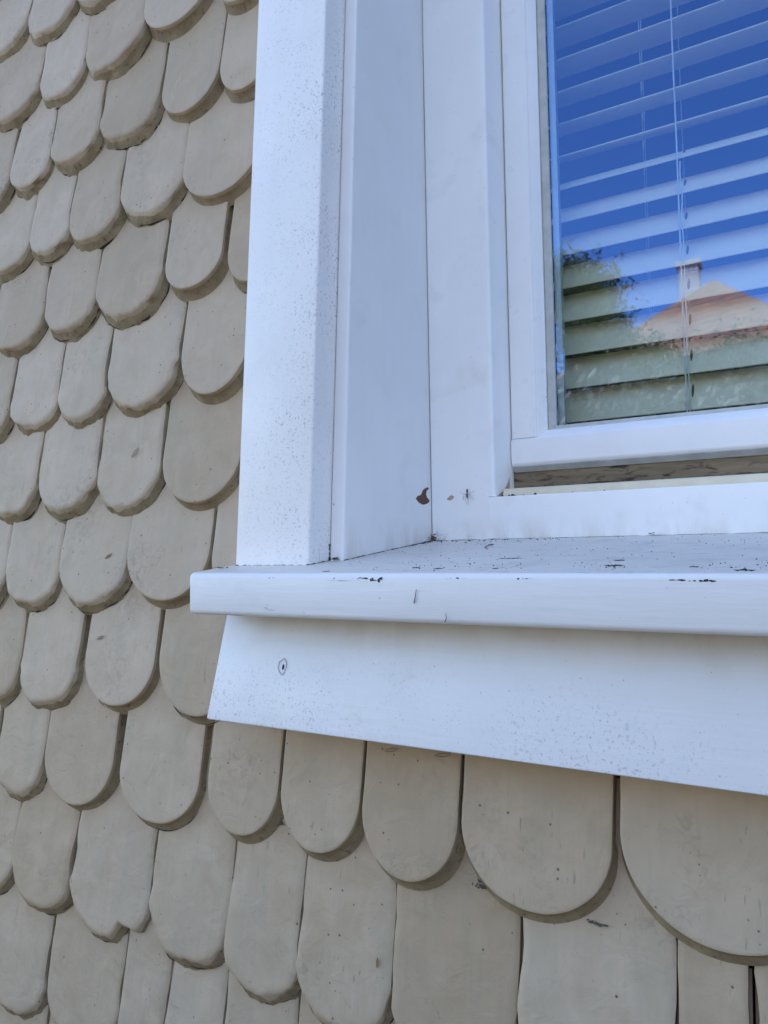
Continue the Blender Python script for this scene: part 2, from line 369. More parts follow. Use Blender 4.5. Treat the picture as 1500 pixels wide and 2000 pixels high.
for (n, xl, xr, zt, r, c) in SHINGLES:
    kw = {}
    if n == 51: kw['chip'] = (.45, .25, .035)
    if n == 25: kw['chip'] = (.9, .75, .022)
    o = add_shingle(n, xl, xr, zt, r, c, **kw)
    if n == 51: o['label'] = 'shingle with a lump broken out of its lower right edge'
    if n == 25: o['label'] = 'shingle with a frayed split right corner'
# courses carried on outside the picture: one part, nobody counts them
ROWS = [3.375, 3.17, 2.965, 2.76, 2.555, 2.35, 2.145, 1.94, 1.735, 1.53, 1.33, 1.127, .931, .729, .521, .310, .105, -.092, -.303, -.50, -.735, -.95, -1.16, -1.365, -1.57, -1.775, -1.98, -2.185, -2.39, -2.595, -2.8]
k = 100; field = bpy.data.meshes.new('field'); fbm = NB()
def more(xl, xr, zt, r, crisp):
    b_ = shingle_bm(xl, xr, zt, r, crisp, k*1.37+.31, top=min(.42, -.115-zt) if zt < -.2 and xr > -.86 else .42, coarse=True)
    b_.to_mesh(field); b_.free(); fbm.from_mesh(field)
for zt in ROWS:
    mine = [s_ for s_ in SHINGLES if abs(s_[3]-zt) < .06]
    lo = min([s_[1] for s_ in mine], default=-.76); hi = max([s_[2] for s_ in mine], default=-.76)
    x = lo
    while x > -4.4:
        w = random.uniform(.16, .22); more(x-w, x, zt+random.uniform(-.008, .008), w*.43, 0); x -= w; k += 1
    end = -.76 if zt > -.2 else 3.4
    x = hi
    while x < end-.05:
        w = random.uniform(.17, .24)
        if x+w > end: w = end-x
        more(x, x+w, (-.268 if -.35 < zt < -.28 and x < 1.7 else zt)+random.uniform(-.006, .006), w*.46, 1); x += w; k += 1
    if zt > -.2:                            # beyond the right casing
        x = 2.0
        while x < 3.4:
            w = random.uniform(.17, .24); more(x, x+w, zt, w*.46, 1); x += w; k += 1
bmesh.ops.recalc_face_normals(fbm, faces=fbm.faces[:])
tag(obj('shingle_field', fbm, [M['shingle'], M['edge'], M['dark']], wall, None, 50), None, None, None, 'stuff')
bm = NB()
def slab(bm, x0, x1, z0, z1, ya, th=.06):
    solid(bm, [P(x0, ya+WL*z0, z0), P(x1, ya+WL*z0, z0), P(x1, ya+WL*z0+th, z0), P(x0, ya+WL*z0+th, z0)],
              [P(x0, ya+WL*z1, z1), P(x1, ya+WL*z1, z1), P(x1, ya+WL*z1+th, z1), P(x0, ya+WL*z1+th, z1)])
slab(bm, -4.45, -.72, -3.0, 3.6, 1.085); slab(bm, -.719, 1.92, -3.0, -.10, 1.085); slab(bm, 1.921, 3.45, -3.0, 3.6, 1.085)
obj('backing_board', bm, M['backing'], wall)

# ------------------------------------------------ the window
win = empty('timber_window', P(-.2, 1.36, 0), 'white painted timber window with weathered sill and flared apron board', 'window')
LX = .011
# left casing board
bm = NB(); ext_z(bm, [(-.8463, .955), (-.6884, .955), (-.6874, 1.012), (-.6874, 1.075), (-.8463, 1.075)], -.020, 2.5, WL, LX)
bevel(bm, .004*S, 3); obj('casing', bm, M['casing'], win)
# reveal board, its front edge seen as a narrow strip beside the casing
bm = NB(); ztop = 2.5
def rv(z): return [P(-.6870+LX*z, 1.013+WL*z, z), P(-.6585+.009*z, 1.013+WL*z, z), P(-.6590, 1.372, z), P(-.6995, 1.372, z), P(-.6995+.0*z, 1.11+WL*z, z), P(-.6870+LX*z, 1.10+WL*z, z)]
solid(bm, rv(-.022), rv(ztop)); bevel(bm, .005*S, 3, lambda e: abs(e.verts[0].co.z-e.verts[1].co.z) > .3)
reveal = obj('reveal_board', bm, M['reveal'], win)
# head and right side, outside the picture
bm = NB(); ext_z(bm, [(1.90, .955), (2.06, .955), (2.06, 1.075), (1.90, 1.075)], -.020, 2.5, WL, 0); bevel(bm, .004*S, 3)
obj('casing', bm, M['casing'], win)
bm = NB(); ext_z(bm, [(1.86, 1.10), (1.899, 1.10), (1.899, 1.5), (1.86, 1.5)], -.02, 2.5); obj('reveal_board', bm, M['reveal'], win)
bm = NB(); ext_x(bm, [(1.09, 2.501), (1.09, 2.68), (1.22, 2.68), (1.22, 2.501)], -.86, 2.06); bevel(bm, .004*S, 2); obj('casing', bm, M['casing'], win)
bm = NB(); ext_x(bm, [(1.15, 2.45), (1.15, 2.499), (1.5, 2.499), (1.5, 2.45)], -.655, 1.855); obj('reveal_board', bm, M['reveal'], win)

# outer frame: left jamb, bottom rail
bm = NB()
jp = round_poly([(-.53, 1.36), (-.5165, 1.36), (-.5050, 1.43), (-.5050, 1.52), (-.53, 1.52)], {1: .007})
ext_z(bm, [(-.6985, 1.36), (-.5301, 1.36), (-.5301, 1.52), (-.6985, 1.52)], -.03, 2.45); ext_z(bm, jp, .1118, 2.45)
rp = round_poly([(1.36, -.03), (1.36, .1113), (1.52, .1113), (1.52, -.03)], {1: .003})
ext_x(bm, rp, -.53, 1.86)
frame = obj('frame', bm, M['frame'], win)
bm = NB()
ext_x(bm, [(1.373, .1116), (1.373, .1160), (1.378, .1165), (1.381, .1265), (1.386, .1285), (1.442, .1300), (1.442, .1116)], -.5045, 1.86)
obj('drainage_lip', bm, M['cream'], frame)
bm = NB(); ext_x(bm, [(1.445, .1305), (1.445, .172), (1.52, .172), (1.52, .1305)], -.5045, 1.86); obj('drainage_recess', bm, M['recess'], frame)

bm = NB(); tube(bm, [P(-.6583, 1.3592, .022), P(-.6583, 1.3592, 2.44)], .0007*S, 6); obj('joint_line', bm, m_plain('grey_open_joint', (.30, .28, .28), .8, .5, 40), frame)
# sash
sash = empty('sash', P(0, 1.43, .2) - P(-.2, 1.36, 0)); sash.parent = win
bm = NB()
sp_ = round_poly([(-.5030, 1.4302), (-.4475, 1.4302), (-.4470, 1.4330), (-.4445, 1.4338), (-.4300, 1.449), (-.4300, 1.50), (-.5030, 1.50)], {0: .005, 1: .005})
ext_z(bm, sp_, .2375, 2.42); obj('sash_stile', bm, M['sash'], sash)
bm = NB()
pr = round_poly([(1.4285, .1830), (1.4285, .2345), (1.4325, .2352), (1.4335, .2378), (1.449, .2520), (1.50, .2520), (1.50, .1705), (1.446, .1675)], {0: .004, 1: .0025, 7: .002})
ext_x(bm, pr, -.5030, 1.86, 0); rail = obj('sash_rail', bm, M['sash'], sash)
bm = NB(); ext_x(bm, [(1.4330, .1787), (1.4435, .1684), (1.4450, .1700), (1.4345, .1803)], -.5, 1.86)
bmesh.ops.translate(bm, verts=bm.verts[:], vec=Vector((0, -.0006, -.0008))); obj('sash_chamfer_shade', bm, M['under'], rail)
bm = NB(); ext_z(bm, round_poly([(-.4298, 1.4535), (-.4125, 1.4555), (-.4125, 1.4625), (-.4298, 1.4625)], {0: .003, 1: .003}), .2545, 2.42); obj('glazing_gasket', bm, M['gasket'], sash)
bm = NB(); ext_x(bm, round_poly([(1.4545, .2522), (1.4560, .2610), (1.4625, .2610), (1.4625, .2522)], {0: .002, 1: .002}), -.4298, 1.86); obj('glazing_gasket', bm, M['gasket'], sash)
bm = NB(); ext_z(bm, [(-.4120, 1.4690), (-.3985, 1.4690), (-.3985, 1.486), (-.4120, 1.486)], .2612, 2.42); ext_x(bm, [(1.4690, .2500), (1.4690, .2608), (1.486, .2608), (1.486, .2500)], -.4298, 1.86)
obj('spacer_bar', bm, M['spacer'], sash)
bm = NB(); ext_x(bm, [(1.4630, .2525), (1.4630, 2.42), (1.4680, 2.42), (1.4680, .2525)], -.4298, 1.86); obj('glass_pane', bm, M['glass'], sash)

# sill
sill = None
bm = NB()
def stop(y): return -.0275+.105*(y-.86)
plan = [(-.8648, .86), (1.95, .86), (1.95, 1.375), (-.6592, 1.375), (-.6592, 1.06), (-.8648, 1.06)]
solid(bm, [P(x, y, -.0955+.03*(y-.86)) for x, y in plan], [P(x, y, stop(y)) for x, y in plan])
bevel(bm, .0085*S, 4, lambda e: (all(v.co.y < P(0, .87, 0).y for v in e.verts)) or all(v.co.x < P(-.86, 0, 0).x for v in e.verts))
for f in bm.faces:
    f.normal_update()
bmesh.ops.recalc_face_normals(bm, faces=bm.faces[:])
for f in bm.faces:
    if f.normal.z > .9 and f.calc_area() > 1e-3: f.material_index = 1
sill = obj('window_sill', bm, [M['sill'], M['sill_top']], win)

# apron board, kicked out at its foot
bm = NB()
ap = [(.9500, -.0930), (.8970, -.2720), (.9240, -.2800), (.9770, -.0930)]
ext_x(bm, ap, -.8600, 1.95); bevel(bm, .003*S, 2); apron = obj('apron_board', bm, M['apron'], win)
def on_apron(x, z, n=0): return P(x, .9500+(-.0930-z)*-.2961-n, z)
def ring_patch(name, parent, mat, cfn, pts, thick):
    bm = NB(); a = [bm.verts.new(cfn(x, z, thick)) for x, z in pts]; b = [bm.verts.new(cfn(x, z, -.001)) for x, z in pts]
    n = len(pts); bm.faces.new(a)
    for i in range(n): bm.faces.new((a[i], b[i], b[(i+1) % n], a[(i+1) % n]))
    return obj(name, bm, mat, parent)
def blob(cx, cz, rx, rz, n=18, amp=.25, seed=1, rot=0):
    o = []
    for i in range(n):
        a = 2*math.pi*i/n; k_ = 1+amp*nz(math.cos(a)*1.3, math.sin(a)*1.3, seed)*2
        x, z = rx*k_*math.cos(a), rz*k_*math.sin(a); o.append((cx+x*math.cos(rot)-z*math.sin(rot), cz+x*math.sin(rot)+z*math.cos(rot)))
    return o
# screw plug: rim of cracked filler round a sunk dark centre
bm = NB(); o_ = blob(-.7205, -.1790, .0092, .0125, 20, .2, 3); i_ = blob(-.7205, -.1790, .0072, .0100, 20, .2, 3)
ov = [bm.verts.new(on_apron(x, z, .0003)) for x, z in o_]; om = [bm.verts.new(on_apron((x*.5+x2*.5), (z*.5+z2*.5), .0016)) for (x, z), (x2, z2) in zip(o_, i_)]; iv = [bm.verts.new(on_apron(x, z, .0003)) for x, z in i_]
for A_, B_ in ((ov, om), (om, iv)):
    for i in range(20): bm.faces.new((A_[i], A_[(i+1) % 20], B_[(i+1) % 20], B_[i]))
obj('screw_plug', bm, m_plain('cracked_grey_filler', (.68, .64, .64), .7, .2, 300), apron)
ring_patch('screw_plug', apron, M['crumb'], on_apron, blob(-.7185, -.1805, .0022, .0042, 10, .3, 8), .0006)

# flaked paint
def crackline(name, parent, fn, n, r, seed, mat='dark'):
    bm = NB(); tube(bm, [fn(i/n) for i in range(n+1)], [r*S*max(.05, .5+1.5*nz(i*.31, seed, 0)) for i in range(n+1)], 5); return obj(name, bm, M[mat], parent)
crackline('foot_crack', win, lambda q: P(-.846+.157*q, .9548, stop(.9548)+.0004), 60, .0011, 1)
crackline('foot_crack', win, lambda q: P(-.6884+.0014*q, .955+.055*q, stop(.955+.055*q)+.0004), 20, .0014, 2)
crackline('foot_crack', win, lambda q: P(-.6585, 1.015+.342*q, stop(1.015+.342*q)+.0004), 80, .0015, 3)
crackline('foot_crack', win, lambda q: P(-.655+1.2*q, 1.3595, stop(1.3595)+.0002), 160, .0008, 4)
crackline('joint_crack', win, lambda q: P(-.6872, 1.0135, stop(1.0135)+.028*q), 14, .0026, 5)
for x, L, r, z, sd_ in ((-.545, .05, .0016, -.0350, 6), (-.515, .018, .0028, -.0375, 7), (-.60, .03, .0008, -.0355, 8), (-.13, .05, .0014, -.0352, 9), (-.10, .03, .0022, -.0360, 10), (-.40, .03, .0010, -.0345, 11), (-.30, .02, .0012, -.0345, 12), (-.02, .03, .0012, -.0350, 13), (-.70, .02, .0007, -.0350, 14)):
    crackline('paint_crack', sill, lambda q: P(x+L*q, .8607+.02*abs(z+.0365), z+.0012*nz(q*9, sd_, 2)), 18, r, sd_)
def on_reveal(yy, z, n=0): return P(-.6588+n, yy, z)
def on_frame(x, z, n=0): return P(x, 1.36-n, z)
ring_patch('paint_chip', reveal, M['wood'], lambda a, z, n=0: on_reveal(a, z, n), [(1.287,.1105),(1.296,.1165),(1.307,.1185),(1.315,.1230),(1.318,.1290),(1.329,.1340),(1.342,.1375),(1.348,.1350),(1.337,.1300),(1.333,.1220),(1.339,.1150),(1.348,.1110),(1.347,.1060),(1.333,.1015),(1.317,.0995),(1.300,.1030)], .0007)
ring_patch('paint_chip', frame, M['palewood'], on_frame, [(-.6235,.1115),(-.6170,.1170),(-.6125,.1200),(-.6085,.1175),(-.6055,.1165),(-.6080,.1125),(-.6135,.1090),(-.6190,.1095)], .0006)
ring_patch('paint_chip', frame, M['palewood'], lambda x, z, n=0: P(x, 1.36+(x+.5165)*6.087-n*1.2, z), [(-.5150,.1125),(-.5064,.1125),(-.5062,.1560),(-.5072,.1450),(-.5082,.1370),(-.5105,.1250)], .0012)


# ------------------------------------------------ venetian blind inside
blind = empty('venetian_blind', P(.6, 1.6, .2), 'white venetian blind hanging behind the window glass with half open slats', 'blind')
ANG = {-1: 62, 0: 60, 1: 58, 2: 57, 3: 52, 4: 49, 5: 44, 6: 35, 7: 21, 8: 15, 9: 13, 10: 10, 11: 9}
def slat_bm(k_, x0=-.44, x1=1.84):
    bm = NB(); th = math.radians(ANG.get(k_, 8)); z0 = .3575+.0754*k_; w_ = .090; n = 8; up, dn = [], []
    for i in range(n+1):
        s = w_*i/n; c = .0045*math.sin(math.pi*i/n)
        y = 1.55+s*math.cos(th)-c*math.sin(th); z = z0+s*math.sin(th)+c*math.cos(th)
        up.append((y, z)); dn.append((y+.0012*math.sin(th), z-.0012*math.cos(th)))
    ext_x(bm, up+dn[::-1], x0, x1); e_ = [(1.5492+.0016*math.cos(q*math.pi/3), z0-.0002+.0016*math.sin(q*math.pi/3)) for q in range(6)]; ext_x(bm, e_, x0+.0005, x1-.0005); return bm
slat_parts = []
for k_ in range(-1, 28):
    s_ = obj('slat', slat_bm(k_), M['slat'], blind)
    th = math.radians(ANG.get(k_, 8)); z0 = .3575+.0754*k_
    for xs in (-.1600, .95):               # slots the lift cord runs through
        bm = NB(); pts = []
        for i in range(14):
            a = 2*math.pi*i/14; u = .0045*math.cos(a)*.55; v = .045+.017*math.sin(a)
            if k_ < 0: v += 0
            pts.append((xs+u, 1.55+v*math.cos(th), z0+v*math.sin(th)))
        nn = Vector((0, -math.sin(th), math.cos(th)))
        a_ = [bm.verts.new(P(*p)+nn*(.0053*S)) for p in pts]; b_ = [bm.verts.new(P(*p)+nn*(.0030*S)) for p in pts]
        bm.faces.new(a_)
        for i in range(14): bm.faces.new((a_[i], b_[i], b_[(i+1) % 14], a_[(i+1) % 14]))
        obj('cord_slot', bm, M['slot'], s_)
def cord(x, y, z0, z1, r=.0016, wob=.0008, seed=1, name='ladder_cord'):
    bm = NB(); n = 60; tube(bm, [P(x+wob*nz(i*.2, seed, 0), y, z0+(z1-z0)*i/n) for i in range(n+1)], r*S); obj(name, bm, M['cord'], blind)
for xs in (-.1705, .94, 1.7):
    cord(xs, 1.547, .20, 2.4, .0017, seed=xs); cord(xs+.002, 1.6460, .20, 2.4, .0013, seed=xs+4)
cord(-.1645, 1.5455, .20, .80, .0013, .002, 9, 'lift_cord')
cord(-.2530, 1.662, .20, 2.4, .0013, seed=3, name='lift_cord'); cord(-.2490, 1.663, .20, 2.4, .0011, seed=5, name='lift_cord')
bm = NB(); ext_x(bm, [(1.55, .215), (1.55, .235), (1.60, .235), (1.60, .215)], -.44, 1.84); bevel(bm, .003*S); obj('bottom_rail', bm, M['slat'], blind)

# ------------------------------------------------ small things on the window
def ellip(bm, c, r, mat3=None, seg=10):
    res = bmesh.ops.create_uvsphere(bm, u_segments=seg, v_segments=seg-2, radius=1)
    for v in res['verts']: v.co = Vector(c)+Vector((v.co.x*r[0], v.co.y*r[1], v.co.z*r[2]))
def spider():
    bm = NB(); X, Z, Y = -.5740, .1165, 1.3545
    c = lambda dx, dz, n=0: P(X+dx, Y-n, Z+dz)
    tube(bm, [c(0, .0135), c(0, .0115, .001), c(.0002, .008, .0015), c(0, .005, .001), c(0, .0038), c(-.0003, .001, .0012), c(0, -.003, .001), c(0, -.006)],
         [v*S for v in (.0008, .0019, .0021, .0013, .0007, .0018, .0016, .0005)], 8)
    for sx in (-1, 1):
        for (kx, kz, ex, ez) in ((.006, .002, .0130, -.006), (.008, -.004, .0125, -.0105), (.009, .004, .0155, .009), (.003, -.010, .0015, -.0185)):
            j = random.uniform(.9, 1.1)
            tube(bm, [c(sx*.0008, .003), c(sx*kx*j, kz, .004), c(sx*ex*j, ez, -.004)], .00022*S, 4)
    tag(obj('spider', bm, M['spider']), 'small long-legged dark spider on the white window frame left of the sash', 'spider')
spider()
def crumb(bm, p, r, rnd):
    res = bmesh.ops.create_icosphere(bm, subdivisions=1, radius=1); s1, s2, s3 = (rnd.uniform(.6, 1.5) for _ in range(3))
    for v in res['verts']: v.co = p+Vector((v.co.x*s1, v.co.y*s2, v.co.z*s3*.6))*r*rnd.uniform(.8, 1.15)
rnd = random.Random(21); bm = NB()
def sill_pt(x, y): return P(x, y, stop(y)+.0005)
for i in range(60):                        # along the foot of the frame, thickest in the corner
    x = -.655+abs(rnd.gauss(0, .20)); crumb(bm, sill_pt(x, 1.355-abs(rnd.gauss(0, .03))), S*rnd.uniform(.0005, .0019), rnd)
for i in range(30): crumb(bm, sill_pt(-.655+abs(rnd.gauss(0, .006)), 1.355-abs(rnd.gauss(0, .05))), S*rnd.uniform(.0009, .002), rnd)
for i in range(420): crumb(bm, sill_pt(rnd.uniform(-.64, .6), rnd.uniform(.88, 1.35)), S*rnd.uniform(.0003, .0010), rnd)
for i in range(60):
    cx_ = rnd.choice((-.2, -.42, -.05, -.33, .1)); crumb(bm, sill_pt(cx_+rnd.gauss(0, .02), .93+rnd.gauss(0, .025)), S*rnd.uniform(.0004, .0014), rnd)
for x, r in ((-.502, .0030), (-.488, .0026), (-.481, .0032), (-.476, .0026), (-.458, .0019), (-.434, .0036), (-.36, .0018), (-.30, .0022)): crumb(bm, P(x, 1.366, .1125), r*S, rnd)
for i in range(60): crumb(bm, P(-.5+abs(rnd.gauss(0, .25)), 1.40+rnd.uniform(-.01, .035), .1305), S*rnd.uniform(.0008, .0024), rnd)
for i in range(30): crumb(bm, P(-.4295+abs(rnd.gauss(0, .012)), 1.4555, .2560+abs(rnd.gauss(0, .003))), S*rnd.uniform(.0006, .0014), rnd)
for i in range(40): crumb(bm, P(-.655+abs(rnd.gauss(0, .016)), 1.357, stop(1.357)+S*0+abs(rnd.gauss(0, .010))), S*rnd.uniform(.0004, .0012), rnd)
tag(obj('dirt_crumbs', bm, M['crumb']), 'black crumbs of dirt scattered over sill and frame ledge', 'dirt', None, 'stuff')
def clump(name, mat, c, r, label, cat, n=26, sq=.6, seed=4):
    rnd = random.Random(seed); bm = NB()
    for i in range(n):
        p = Vector(c)+Vector((rnd.gauss(0, r[0]), rnd.gauss(0, r[1]), abs(rnd.gauss(0, r[2]))))*.5; crumb(bm, p, min(r)*sq*rnd.uniform(.5, 1), rnd)
    return tag(obj(name, bm, mat), label, cat)
clump('moss_clump', M['moss'], P(-.671, 1.005, stop(1.005)+.003), (.006*S, .003*S, .004*S), 'olive green moss clump at the foot of the strip beside the casing', 'moss', 34, .55)
clump('debris_clump', M['wood'], P(-.652, 1.350, stop(1.35)+.002), (.008*S, .006*S, .012*S), 'reddish brown rotten crumbs packed in the inner sill corner', 'debris', 40, .35, 6)
def stem(name, pts, r, label, cat='stem', mat='stem', group=None):
    bm = NB(); tube(bm, pts, [r*S*(1-.5*i/(len(pts)-1)) for i in range(len(pts))], 5); return tag(obj(name, bm, M[mat]), label, cat, group)
stem('plant_stem', [sill_pt(-.478, 1.245), sill_pt(-.4745, 1.215)+Vector((0, 0, .001)), sill_pt(-.467, 1.175)+Vector((0, 0, .001)), sill_pt(-.455, 1.16)], .0012, 'curved brown bract lying on the sill below the sash corner')
stem('plant_stem', [P(-.445, .8585, -.068), P(-.4425, .8580, -.057), P(-.4405, .8575, -.049)], .0008, 'short dark splinter stuck on the front of the sill')
stem('plant_stem', [P(-.400, .8585, -.092), P(-.397, .8575, -.087), P(-.398, .858, -.080)], .0007, 'tiny hooked fibre low on the front face of the sill')
def sliver(x, y, L, w, label):
    bm = NB(); pts = []
    n = 16
    top = [(x-L/2+L*i/n, y+w*(1-abs(2*i/n-1)**2)*max(.08, .35+1.6*nz(i*.45, x*9, 0))) for i in range(n+1)]
    bot = [(x-L/2+L*i/n, y-w*(1-abs(2*i/n-1)**2)*max(.05, .35+1.6*nz(i*.5, x*5, 4))-.0003) for i in range(n+1)]
    ring = top+bot[::-1]
    solid(bm, [P(a, b_, stop(b_)+.0002) for a, b_ in ring], [P(a, b_, stop(b_)+.0006) for a, b_ in ring])
    tag(obj('bark_sliver', bm, M['crumb']), label, 'sliver', 'dark slivers lying on the sill')
SLV = ['longest thin black sliver, lying right of the sash corner halfway across the sill', 'broad black flake on the sill front below the middle of the window', 'short dark flake just behind the broad black flake on the sill', 'black flake nearest the right edge of the sill', 'small dark flake left of the sash corner near the sill front', 'second small dark flake from the left on the sill front', 'tiny dark flake below the long sliver on the sill', 'hair-thin dark splinter at the front edge of the sill near the casing', 'small dark flake between the broad flake and the right sill flake']
for x, y, L, w in ((-.365, 1.02, .036, .006), (-.195, .93, .026, .015), (-.20, .985, .014, .010), (-.045, .885, .022, .011), (-.47, .915, .012, .007), (-.43, .905, .015, .006), (-.345, .905, .009, .005), (-.6, .876, .014, .003), (-.10, .915, .011, .007)):
    sliver(x, y, L, w, SLV.pop(0))
clump('lichen_scrap', M['moss'], P(-.838, .905, stop(.905)+.002), (.012*S, .004*S, .002*S), 'green scrap of lichen near the left end of the sill', 'lichen', 20, .8, 12)
clump('dead_insect', M['stem'], P(-.215, 1.345, stop(1.345)+.002), (.006*S, .004*S, .006*S), 'dried insect remains leaning on the frame foot right of centre', 'insect', 14, .35, 15)


# ------------------------------------------------ the house that carries the wall
house = empty('house', (0, 4, 0), 'plain plastered house body around and behind the shingled wall', 'house')
x0o, x1o, z0o, z1o = -.6998*S, 1.90*S, -.031*S+ZC, 2.50*S+ZC
bm = NB(); YF, YB = 1.185*S, 1.50*S
def wallbox(x0, x1, z0, z1): boxm(bm, x0, x1, YF+.02, .95, z0, z1)
wallbox(-6, x0o, -.2, 6.2); wallbox(x1o, 6, -.2, 6.2); wallbox(x0o, x1o, -.2, z0o); wallbox(x0o, x1o, z1o, 6.2)
boxm(bm, -6, 6, 5.0, 9, -.2, 6.2); boxm(bm, -6, -3, .951, 4.999, -.2, 6.2); boxm(bm, 3, 6, .951, 4.999, -.2, 6.2)
boxm(bm, -2.999, 2.999, .951, 4.999, -.2, .6); boxm(bm, -2.999, 2.999, .951, 4.999, 3.6, 6.2)
obj('wall', bm, M['plaster'], house)
bm = NB()
for a, b, c, d in ((-2.99, -2.97, .96, 4.99), (2.97, 2.99, .96, 4.99), (-2.96, 2.96, 4.95, 4.98)): boxm(bm, a, b, c, d, .62, 3.58)
boxm(bm, -2.96, 2.96, .96, 4.94, .61, .63); boxm(bm, -2.96, 2.96, .96, 4.94, 3.55, 3.57)
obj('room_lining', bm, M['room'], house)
bm = NB()
solid(bm, [Vector((-6.4, .1, 6.21)), Vector((-6.4, 9.6, 6.21)), Vector((-6.4, 4.8, 9.2))], [Vector((6.4, .1, 6.21)), Vector((6.4, 9.6, 6.21)), Vector((6.4, 4.8, 9.2))])
obj('roof', bm, M['rooftile'], house)

# ------------------------------------------------ ground, what the glass mirrors, and unseen plants added to block light
bm = NB()
g_ = [Vector((-600, -600, 0)), Vector((600, -600, 0)), Vector((600, 600, 0)), Vector((-600, 600, 0))]
bm.faces.new([bm.verts.new(p) for p in g_]); gr = obj('ground', bm, M['ground']); tag(gr, 'grass and gravel in front of the house', None, None, 'structure')

def tree(x, y, h, rad, base, label, leafmat, n=2600, leaf=.048, seed=1, name='tree', group='trees mirrored in the window glass'):
    rnd = random.Random(seed)
    t = empty(name, (x, y, 0), label, 'tree', group)
    bm = NB(); tr = .035*h
    tube(bm, [Vector((x+nz(i, seed, 0)*.25, y+nz(i, seed, 5)*.25, h*.8*i/6)) for i in range(7)], [tr*(1-.8*i/6) for i in range(7)], 8)
    cl = []
    for i in range(16):
        a = rnd.uniform(0, 6.28); zz = rnd.uniform(base, h*.92); q = (zz-base)/(h-base); rr = rad*math.sqrt(max(.05, 1-(1.6*q-.6)**2 if q > .375 else .5+q*1.3))*rnd.uniform(.45, .85)
        c = Vector((x+rr*math.cos(a), y+rr*math.sin(a), zz)); cl.append(c)
        tube(bm, [Vector((x, y, max(.5, zz-rr*.7))), (Vector((x, y, zz))+c)/2, c], [tr*.3, tr*.18, tr*.06], 5)
    obj('trunk', bm, M['bark'], t)
    bm = NB(); cl.append(Vector((x, y, h*.93)))
    for i in range(n*5):
        c = rnd.choice(cl); d = Vector((rnd.gauss(0, 1), rnd.gauss(0, 1), rnd.gauss(0, .75))); d = d*(rad*.26)
        p = c+d; u = Vector((rnd.gauss(0, 1), rnd.gauss(0, 1), rnd.gauss(0, 1))).normalized(); v = u.orthogonal().normalized(); s_ = leaf*rnd.uniform(.6, 1.3)
        bm.faces.new([bm.verts.new(p+u*s_), bm.verts.new(p+v*s_*.6), bm.verts.new(p-u*s_), bm.verts.new(p-v*s_*.6)])
    obj('crown', bm, leafmat, t)
tree(4.6, -2.6, 4.6, 1.5, .5, 'unseen dark leafy tree added on the right to shade the wall', m_leaf('blocker_tree_leaves', (.03, .05, .02), (.06, .09, .03)), 5200, seed=23, leaf=.09, group=None)  # out of view, added to block sky light from the right
def shrub():  # out of view, added to hold light off the lower wall
    rnd = random.Random(9); t = empty('blocker_shrub', (.6, -.55, 0), 'unseen low dark green shrub added below the sill to shade the lower wall', 'shrub')
    bm = NB()
    for i in range(5): tube(bm, [Vector((.6, -.55, 0)), Vector((.6+rnd.uniform(-.3, .3), -.55+rnd.uniform(-.15, .15), .5)), Vector((.6+rnd.uniform(-.7, .7), -.55+rnd.uniform(-.2, .2), .95))], [.02, .014, .006], 5)
    obj('stem', bm, M['bark'], t); bm = NB()
    for i in range(26000):
        u = Vector((rnd.gauss(0, 1), rnd.gauss(0, 1), rnd.gauss(0, 1))).normalized(); r = rnd.random()**.4
        p = Vector((.55+u.x*r*1.0, -.58+u.y*r*.50, .80+u.z*r*.58)); v = u.orthogonal().normalized(); w = (u+Vector((rnd.uniform(-.6, .6), rnd.uniform(-.6, .6), rnd.uniform(-.6, .6)))).normalized(); s_ = rnd.uniform(.018, .035)
        bm.faces.new([bm.verts.new(p+w*s_), bm.verts.new(p+v*s_*.6), bm.verts.new(p-w*s_), bm.verts.new(p-v*s_*.6)])
    obj('crown', bm, m_leaf('blocker_shrub_leaves', (.03, .05, .02), (.05, .08, .03)), t)
shrub()
def neighbour():
    cx, cy = -2.0, -30.0
    t = empty('neighbour_house', (cx, cy, 0), 'house with orange hipped roof and chimney mirrored in the window glass', 'house')
    bm = NB(); cs = [Vector((-.1, -26.5, 0)), Vector((3.5, -32.9, 0)), Vector((-6.8, -37.5, 0)), Vector((-10.3, -31, 0))]; solid(bm, cs, [v+Vector((0, 0, 8.89)) for v in cs]); obj('wall', bm, M['plaster'], t)
    bm = NB(); e = 8.9; a = [Vector((.1, -26, e)), Vector((4.0, -33, e)), Vector((-6.9, -38, e)), Vector((-10.8, -31, e))]
    V = [bm.verts.new(p) for p in a+[Vector((-2.3, -30.5, 12.7))]]
    for f in ((0, 1, 4), (1, 2, 4), (2, 3, 4), (3, 0, 4), (3, 2, 1, 0)): bm.faces.new([V[i] for i in f])
    rf = obj('roof', bm, M['rooftile'], t)
    bm = NB(); boxm(bm, -3.75, -2.95, -32.4, -31.6, 9.0, 13.9); boxm(bm, -3.85, -2.85, -32.5, -31.5, 13.901, 14.15); obj('chimney', bm, M['chim'], rf)
    d = (Vector((-10.3, -31, 0))-Vector((-.1, -26.5, 0))).normalized(); nn = Vector((d.y, -d.x, 0)); nn = nn if nn.y > 0 else -nn
    for q in (1.5, 4.2, 6.9, 9.3):
        for wz in (2.0, 5.6):
            c0 = Vector((-.1, -26.5, wz))+d*q; bm = NB(); ring = [c0+nn*.004, c0+d*1.0+nn*.004, c0+d*1.0+nn*.05, c0+nn*.05]
            solid(bm, ring, [v+Vector((0, 0, 1.5)) for v in ring]); obj('window', bm, M['slot'], t)
neighbour()
tree(-4.3, -15, 8.6, 1.35, 1.6, 'tall leafy tree mirrored at the left edge of the glass', M['leaf'], 5200, seed=2)
